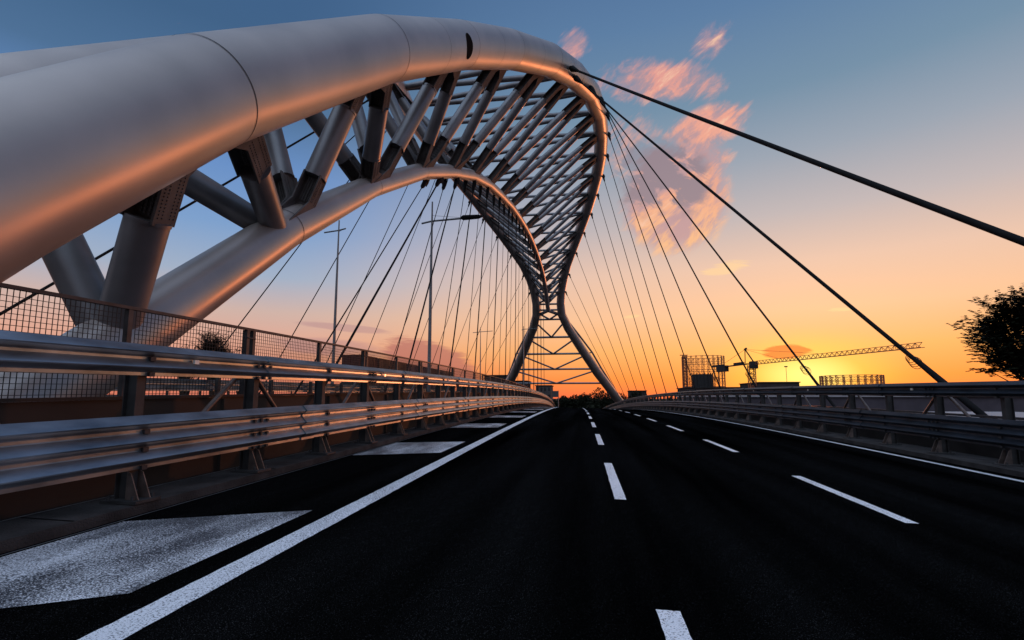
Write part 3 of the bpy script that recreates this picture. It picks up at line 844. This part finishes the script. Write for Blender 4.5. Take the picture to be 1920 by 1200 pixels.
fluffy((-21.2, 30.5, -9), (-21.9, 30.5, 3.75), (1.1, .9, .7), 34, 6, .5, 'low bush top right of the small feathery tree behind the fence', 'bush', seed=15, w=.10)

def far_tree(x, y, ztop, R_, label, seed, g='dark trees beyond the end of the road'):
    random.seed(seed)
    root = empty('broadleaf_tree', (x, y, -9), label, 'tree', g)
    MB().tube([(x, y, -9), (x, y, ztop - R_)], [.4, .2], 8).build('trunk', M['bark'], root)
    mb = MB(); zc = (ztop - 5) / 2; hz_ = (ztop + 7.5) / 2
    lobes = [(Vector((x + random.uniform(-.6, .6) * R_, y + random.uniform(-.6, .6) * R_, ztop - R_ * random.uniform(.6, 2.0))), R_ * random.uniform(.45, .7)) for _ in range(9)]
    lobes.append((Vector((x, y, ztop - R_ * .6)), R_ * .6))
    for i in range(1500):
        c, r = random.choice(lobes)
        v = Vector((random.gauss(0, 1), random.gauss(0, 1), random.gauss(0, 1))).normalized() * r * random.uniform(.6, 1.03)
        p = c + v; s_ = random.uniform(.22, .5)
        a = Vector((random.gauss(0, 1), random.gauss(0, 1), random.gauss(0, 1))).normalized() * s_; b = a.cross(Vector((random.gauss(0, 1), random.gauss(0, 1), random.gauss(0, 1)))).normalized() * s_ * .7
        mb.add([p - a, p + b, p + a, p - b], [(0, 1, 2, 3)])
    mb.build('crown', M['far'], root)
ft = [(-9.5, 250, 2.0, 3.6, 'leftmost low dark tree at the end of the road'), (-4.5, 252, 2.6, 3.6, 'second low round tree from the left at the road end'),
      (.4, 249, 3.3, 3.6, 'middle round dark tree at the road end'), (6.6, 240, 5.6, 4.6, 'tallest dark tree at the road end, just left of the right leg'),
      (12.2, 242, 4.2, 3.8, 'dark tree behind the right leg of the arch'), (17.5, 255, 3.8, 4.0, 'dark tree between the right leg and the flat block'),
      (24.5, 250, 4.4, 3.6, 'dark tree in front of the flat block right of the portal'), (34, 262, 2.0, 3.6, 'low dark tree right of the flat block'),
      (42, 262, 1.5, 3.6, 'rightmost low dark tree beyond the barrier'), (-14, 240, .8, 3.0, 'very low dark tree beside the road sign')]
for i, (x, y, zt, R_, lab) in enumerate(ft): far_tree(x, y, zt, R_, lab, 30 + i)
# far-off woodland mass that closes the view under the skyline
random.seed(99); mb = MB()
for i in range(9000):
    a = random.uniform(-1.2, 1.0); dist = random.uniform(280, 420)
    x = dist * math.sin(a); y = dist * math.cos(a)
    h = -9 + (6.5 + 3.5 * noise.noise(Vector((x * .02, y * .02, 0)))) * random.uniform(.2, 1.0)
    s_ = random.uniform(.8, 2.4); p = Vector((x, y, h))
    u = Vector((random.gauss(0, 1), random.gauss(0, 1), random.gauss(0, 1))).normalized() * s_; v = u.cross(Vector((random.gauss(0, 1), random.gauss(0, 1), random.gauss(0, 1)))).normalized() * s_
    mb.add([p - u, p + v, p + u, p - v], [(0, 1, 2, 3)])
tag(mb.build('woodland', M['far']), 'far-off dark belt of trees along the horizon', 'woodland', kind='stuff')

# ------------------------------------------------------------------ sky
w = bpy.data.worlds.new('World'); sc.world = w; w.use_nodes = True; nt = w.node_tree; nt.nodes.clear()
L = nt.links
def nd(t): return nt.nodes.new(t)
def mth(op, a, b=None, c=None, clamp=False):
    n = nd('ShaderNodeMath'); n.operation = op; n.use_clamp = clamp
    for i, v in enumerate((a, b, c)):
        if v is None: continue
        if isinstance(v, (int, float)): n.inputs[i].default_value = v
        else: L.new(v, n.inputs[i])
    return n.outputs[0]
def ramp(fac, stops, interp='LINEAR'):
    r = nd('ShaderNodeValToRGB'); cr_ = r.color_ramp; cr_.interpolation = interp
    while len(cr_.elements) < len(stops): cr_.elements.new(.5)
    for e, (p, c) in zip(cr_.elements, stops): e.position = p; e.color = srgb(*c)
    L.new(fac, r.inputs[0]); return r.outputs[0]
def mixc(f, a, b, mode='MIX'):
    m = nd('ShaderNodeMix'); m.data_type = 'RGBA'; m.blend_type = mode; m.clamp_factor = True
    for s_, v in ((0, f), (6, a), (7, b)):
        if isinstance(v, (int, float)): m.inputs[s_].default_value = v
        elif isinstance(v, tuple): m.inputs[s_].default_value = v
        else: L.new(v, m.inputs[s_])
    return m.outputs[2]
def mrange(v, a, b, c=0., d=1., smooth=True):
    m = nd('ShaderNodeMapRange'); m.interpolation_type = 'SMOOTHSTEP' if smooth else 'LINEAR'
    L.new(v, m.inputs[0])
    for i, q in zip((1, 2, 3, 4), (a, b, c, d)): m.inputs[i].default_value = q
    return m.outputs[0]
tc = nd('ShaderNodeTexCoord'); sep = nd('ShaderNodeSeparateXYZ'); L.new(tc.outputs['Generated'], sep.inputs[0])
dx, dy, dz = sep.outputs
SAZ = math.radians(22.6); SEL = math.radians(2.7)
hl = mth('SQRT', mth('MAXIMUM', mth('ADD', mth('MULTIPLY', dx, dx), mth('MULTIPLY', dy, dy)), 1e-5))
cosd = mth('DIVIDE', mth('ADD', mth('MULTIPLY', dx, math.sin(SAZ)), mth('MULTIPLY', dy, math.cos(SAZ))), hl)
sunr = ramp(dz, [(0, (250, 108, 68)), (.035, (252, 140, 66)), (.085, (252, 174, 100)), (.15, (248, 192, 148)), (.23, (232, 193, 170)), (.31, (192, 180, 180)),
                 (.40, (152, 162, 176)), (.49, (114, 142, 166)), (.60, (90, 124, 162)), (.75, (66, 98, 145)), (1, (150, 172, 205))])
away = ramp(dz, [(0, (214, 118, 96)), (.05, (218, 138, 112)), (.10, (222, 166, 146)), (.15, (206, 176, 166)), (.21, (160, 174, 196)), (.29, (124, 158, 202)),
                 (.38, (104, 142, 196)), (.47, (76, 110, 148)), (.56, (62, 96, 134)), (.75, (58, 92, 138)), (1, (150, 172, 205))])
back = ramp(dz, [(0, (90, 70, 68)), (.08, (120, 105, 108)), (.25, (130, 132, 145)), (.5, (150, 165, 190)), (.7, (205, 220, 240)), (1, (170, 190, 220))])  # unseen rear sky, brightened to add light; zenith stops above likewise
f1 = mrange(cosd, .55, .98); f2 = mrange(cosd, -.35, .15)
sky = mixc(f1, away, sunr)
bk = nd('ShaderNodeVectorMath'); bk.operation = 'SCALE'; L.new(back, bk.inputs[0]); bk.inputs[3].default_value = 1.5
sky = mixc(f2, bk.outputs[0], sky)
# glow round the hidden sun
u = mth('DIVIDE', dx, mth('MAXIMUM', dy, .02)); v = mth('DIVIDE', dz, mth('MAXIMUM', dy, .02))
front = mrange(dy, .05, .25)
def ell(u0, v0, a, b, rot=0.):
    du = mth('SUBTRACT', u, u0); dv = mth('SUBTRACT', v, v0)
    c, s_ = math.cos(rot), math.sin(rot)
    p = mth('DIVIDE', mth('ADD', mth('MULTIPLY', du, c), mth('MULTIPLY', dv, s_)), a)
    q = mth('DIVIDE', mth('SUBTRACT', mth('MULTIPLY', dv, c), mth('MULTIPLY', du, s_)), b)
    return mth('SUBTRACT', 1., mth('ADD', mth('MULTIPLY', p, p), mth('MULTIPLY', q, q)), clamp=True)
g1 = mth('POWER', ell(.405, .045, .20, .095), 2.); g2 = mth('POWER', ell(.405, .04, .10, .045), 1.5)
sky = mixc(mth('MULTIPLY', mth('MULTIPLY', g1, front), .75), sky, srgb(255, 208, 84))
sky = mixc(mth('MULTIPLY', mth('MULTIPLY', g2, front), .9), sky, srgb(255, 240, 140))
# clouds, laid out by direction in the sky
cv = nd('ShaderNodeCombineXYZ'); L.new(u, cv.inputs[0]); L.new(v, cv.inputs[1])
def nz(scale, detail, rough=.6, rot=0., st=(1, 1, 1), dist=0.):
    m0 = nd('ShaderNodeMapping'); m0.inputs['Rotation'].default_value = (0, 0, rot); L.new(cv.outputs[0], m0.inputs[0])
    mp = nd('ShaderNodeMapping'); mp.inputs['Rotation'].default_value = (0, 0, 0); mp.inputs['Scale'].default_value = st
    L.new(m0.outputs[0], mp.inputs[0])
    n = nd('ShaderNodeTexNoise'); n.inputs['Scale'].default_value = scale; n.inputs['Detail'].default_value = detail; n.inputs['Roughness'].default_value = rough
    n.inputs['Distortion'].default_value = dist
    L.new(mp.outputs[0], n.inputs['Vector']); return n.outputs['Fac']
n1a = nz(13, 10, .68, -.85, (.62, 1.5, 1), .7); n1b = nz(46, 6, .6, -.7, (.45, 1.5, 1), .4)
n1 = mth('ADD', mth('MULTIPLY', n1a, .72), mth('MULTIPLY', n1b, .28))
n2 = nz(17, 8, .62, .5, (.7, 1.2, 1), .5)
def big(*a):
    r = a[0]
    for q in a[1:]: r = mth('MAXIMUM', r, q)
    return r
D = big(mth('MULTIPLY', ell(-.005, .735, .045, .05, -.5), .75), mth('MULTIPLY', ell(.165, .635, .17, .065, -.12), .85), mth('MULTIPLY', ell(.27, .715, .075, .045, .9), .5),
        mth('MULTIPLY', ell(.250, .530, .115, .055, .38), 1.05), mth('MULTIPLY', ell(.182, .39, .125, .14, -.25), 1.55), mth('MULTIPLY', ell(.225, .46, .09, .10, 0), 1.0), mth('MULTIPLY', ell(.10, .50, .12, .10, 0), .5))
dens = mrange(mth('ADD', mth('MULTIPLY', mth('SUBTRACT', n1, .5), 2.0), mth('MULTIPLY', D, 1.02)), .22, .95)
dens = mth('MULTIPLY', mth('MULTIPLY', dens, mrange(D, 0, .25)), front)
core = mth('MULTIPLY', ell(.155, .425, .115, .115, -.2), mrange(n2, .36, .58))
core = mth('MULTIPLY', mrange(core, .05, .5), mrange(v, .335, .385))
pink = ramp(v, [(.3, (252, 186, 128)), (.40, (250, 170, 130)), (.52, (250, 168, 138)), (.65, (240, 160, 142)), (.75, (225, 158, 150))])
pink = mixc(mrange(n1, .44, .56), srgb(196, 150, 150), pink)
pink = mixc(mrange(n1, .55, .66), pink, srgb(255, 200, 165))
cc = mixc(core, pink, srgb(150, 126, 134))
sky = mixc(mth('MULTIPLY', dens, .86), sky, cc)
# low bands near the horizon
n3 = nz(7, 6, .55, 0, (.6, 3.2, 1), .3)
n3b = nz(16, 9, .66, .12, (.5, 3.4, 1), .5)
b1 = mth('MULTIPLY', mrange(mth('ADD', mth('SUBTRACT', n3b, .5), mth('MULTIPLY', ell(-.31, .075, .15, .055, -.30), .85)), .34, .60), front)
b2 = mth('MULTIPLY', mrange(mth('ADD', mth('SUBTRACT', n3, .5), mth('MULTIPLY', big(ell(-.52, .105, .2, .03, -.1), ell(-.50, .145, .16, .012, -.12)), .75)), .34, .60), front)
sky = mixc(mth('MULTIPLY', b1, .75), sky, srgb(178, 100, 98))
sky = mixc(mth('MULTIPLY', b2, .45), sky, srgb(170, 125, 135))
b3 = mth('MULTIPLY', mrange(mth('ADD', mth('MULTIPLY', mth('SUBTRACT', n3b, .5), 1.6), mth('MULTIPLY', ell(.372, .083, .055, .018, 0), .9)), .32, .60), front)
sky = mixc(mth('MULTIPLY', b3, .85), sky, srgb(226, 92, 42))
b4 = mth('MULTIPLY', mrange(mth('ADD', mth('MULTIPLY', mth('SUBTRACT', n3b, .5), 1.6), mth('MULTIPLY', big(ell(.27, .245, .07, .018, .15), ell(.095, .155, .03, .006, .1), ell(.47, .16, .04, .006, 0)), .75)), .32, .62), front)
sky = mixc(mth('MULTIPLY', b4, .6), sky, srgb(255, 212, 150))
# below the horizon: dusk ground haze colour
sky = mixc(mrange(dz, -.03, 0.), srgb(60, 42, 38), sky)
st_ = nd('ShaderNodeTexSky'); st_.sky_type = 'NISHITA'; st_.sun_disc = False; st_.sun_elevation = SEL; st_.sun_rotation = SAZ
b1_ = nd('ShaderNodeBackground'); L.new(sky, b1_.inputs[0]); b1_.inputs[1].default_value = 1.0
b2_ = nd('ShaderNodeBackground'); L.new(st_.outputs[0], b2_.inputs[0]); b2_.inputs[1].default_value = .01
ad = nd('ShaderNodeAddShader'); L.new(b1_.outputs[0], ad.inputs[0]); L.new(b2_.outputs[0], ad.inputs[1])
out = nd('ShaderNodeOutputWorld'); L.new(ad.outputs[0], out.inputs[0])

# ------------------------------------------------------------------ sun
sd = bpy.data.lights.new('sun', 'SUN'); sd.energy = .45; sd.angle = math.radians(1.6); sd.color = (1, .27, .10)
so = bpy.data.objects.new('sun', sd); COL.objects.link(so)
dvec = Vector((math.sin(SAZ) * math.cos(SEL), math.cos(SAZ) * math.cos(SEL), math.sin(SEL)))
so.rotation_euler = dvec.to_track_quat('Z', 'Y').to_euler(); so.location = (60, 140, 30)

# ------------------------------------------------------------------ camera
cam = bpy.data.cameras.new('camera'); co = bpy.data.objects.new('camera', cam); COL.objects.link(co); sc.camera = co
p_ = math.atan(.12); psi = math.atan(134 / 960 * math.cos(p_))
co.location = (0, 0, 1.15); co.rotation_euler = (PI / 2 + p_, 0, psi)
cam.lens = 18; cam.sensor_width = 36; cam.shift_y = 29.8 / 1920; cam.clip_end = 6000; cam.clip_start = .05
sc.view_settings.view_transform = 'Standard'; sc.view_settings.look = 'None'; sc.view_settings.exposure = 0
sc.cycles.max_bounces = 6

# shared group phrases for repeated things
GP = {'shipping_container': 'containers stacked in two rows left of the bridge', 'street_lamp': 'street lamps along the bridge and beyond',
      'apartment_block': 'apartment blocks on the skyline', 'warehouse': 'low sheds and halls around the bridge',
      'guardrail': 'steel guardrails along the two carriageways', 'gas_holder_frame': 'gas holder frames on the skyline',
      'edge_girder': 'steel edges behind the guardrails'}
for o in bpy.data.objects:
    if o.parent is None:
        g = GP.get(o.name.split('.')[0])
        if g: o['group'] = g
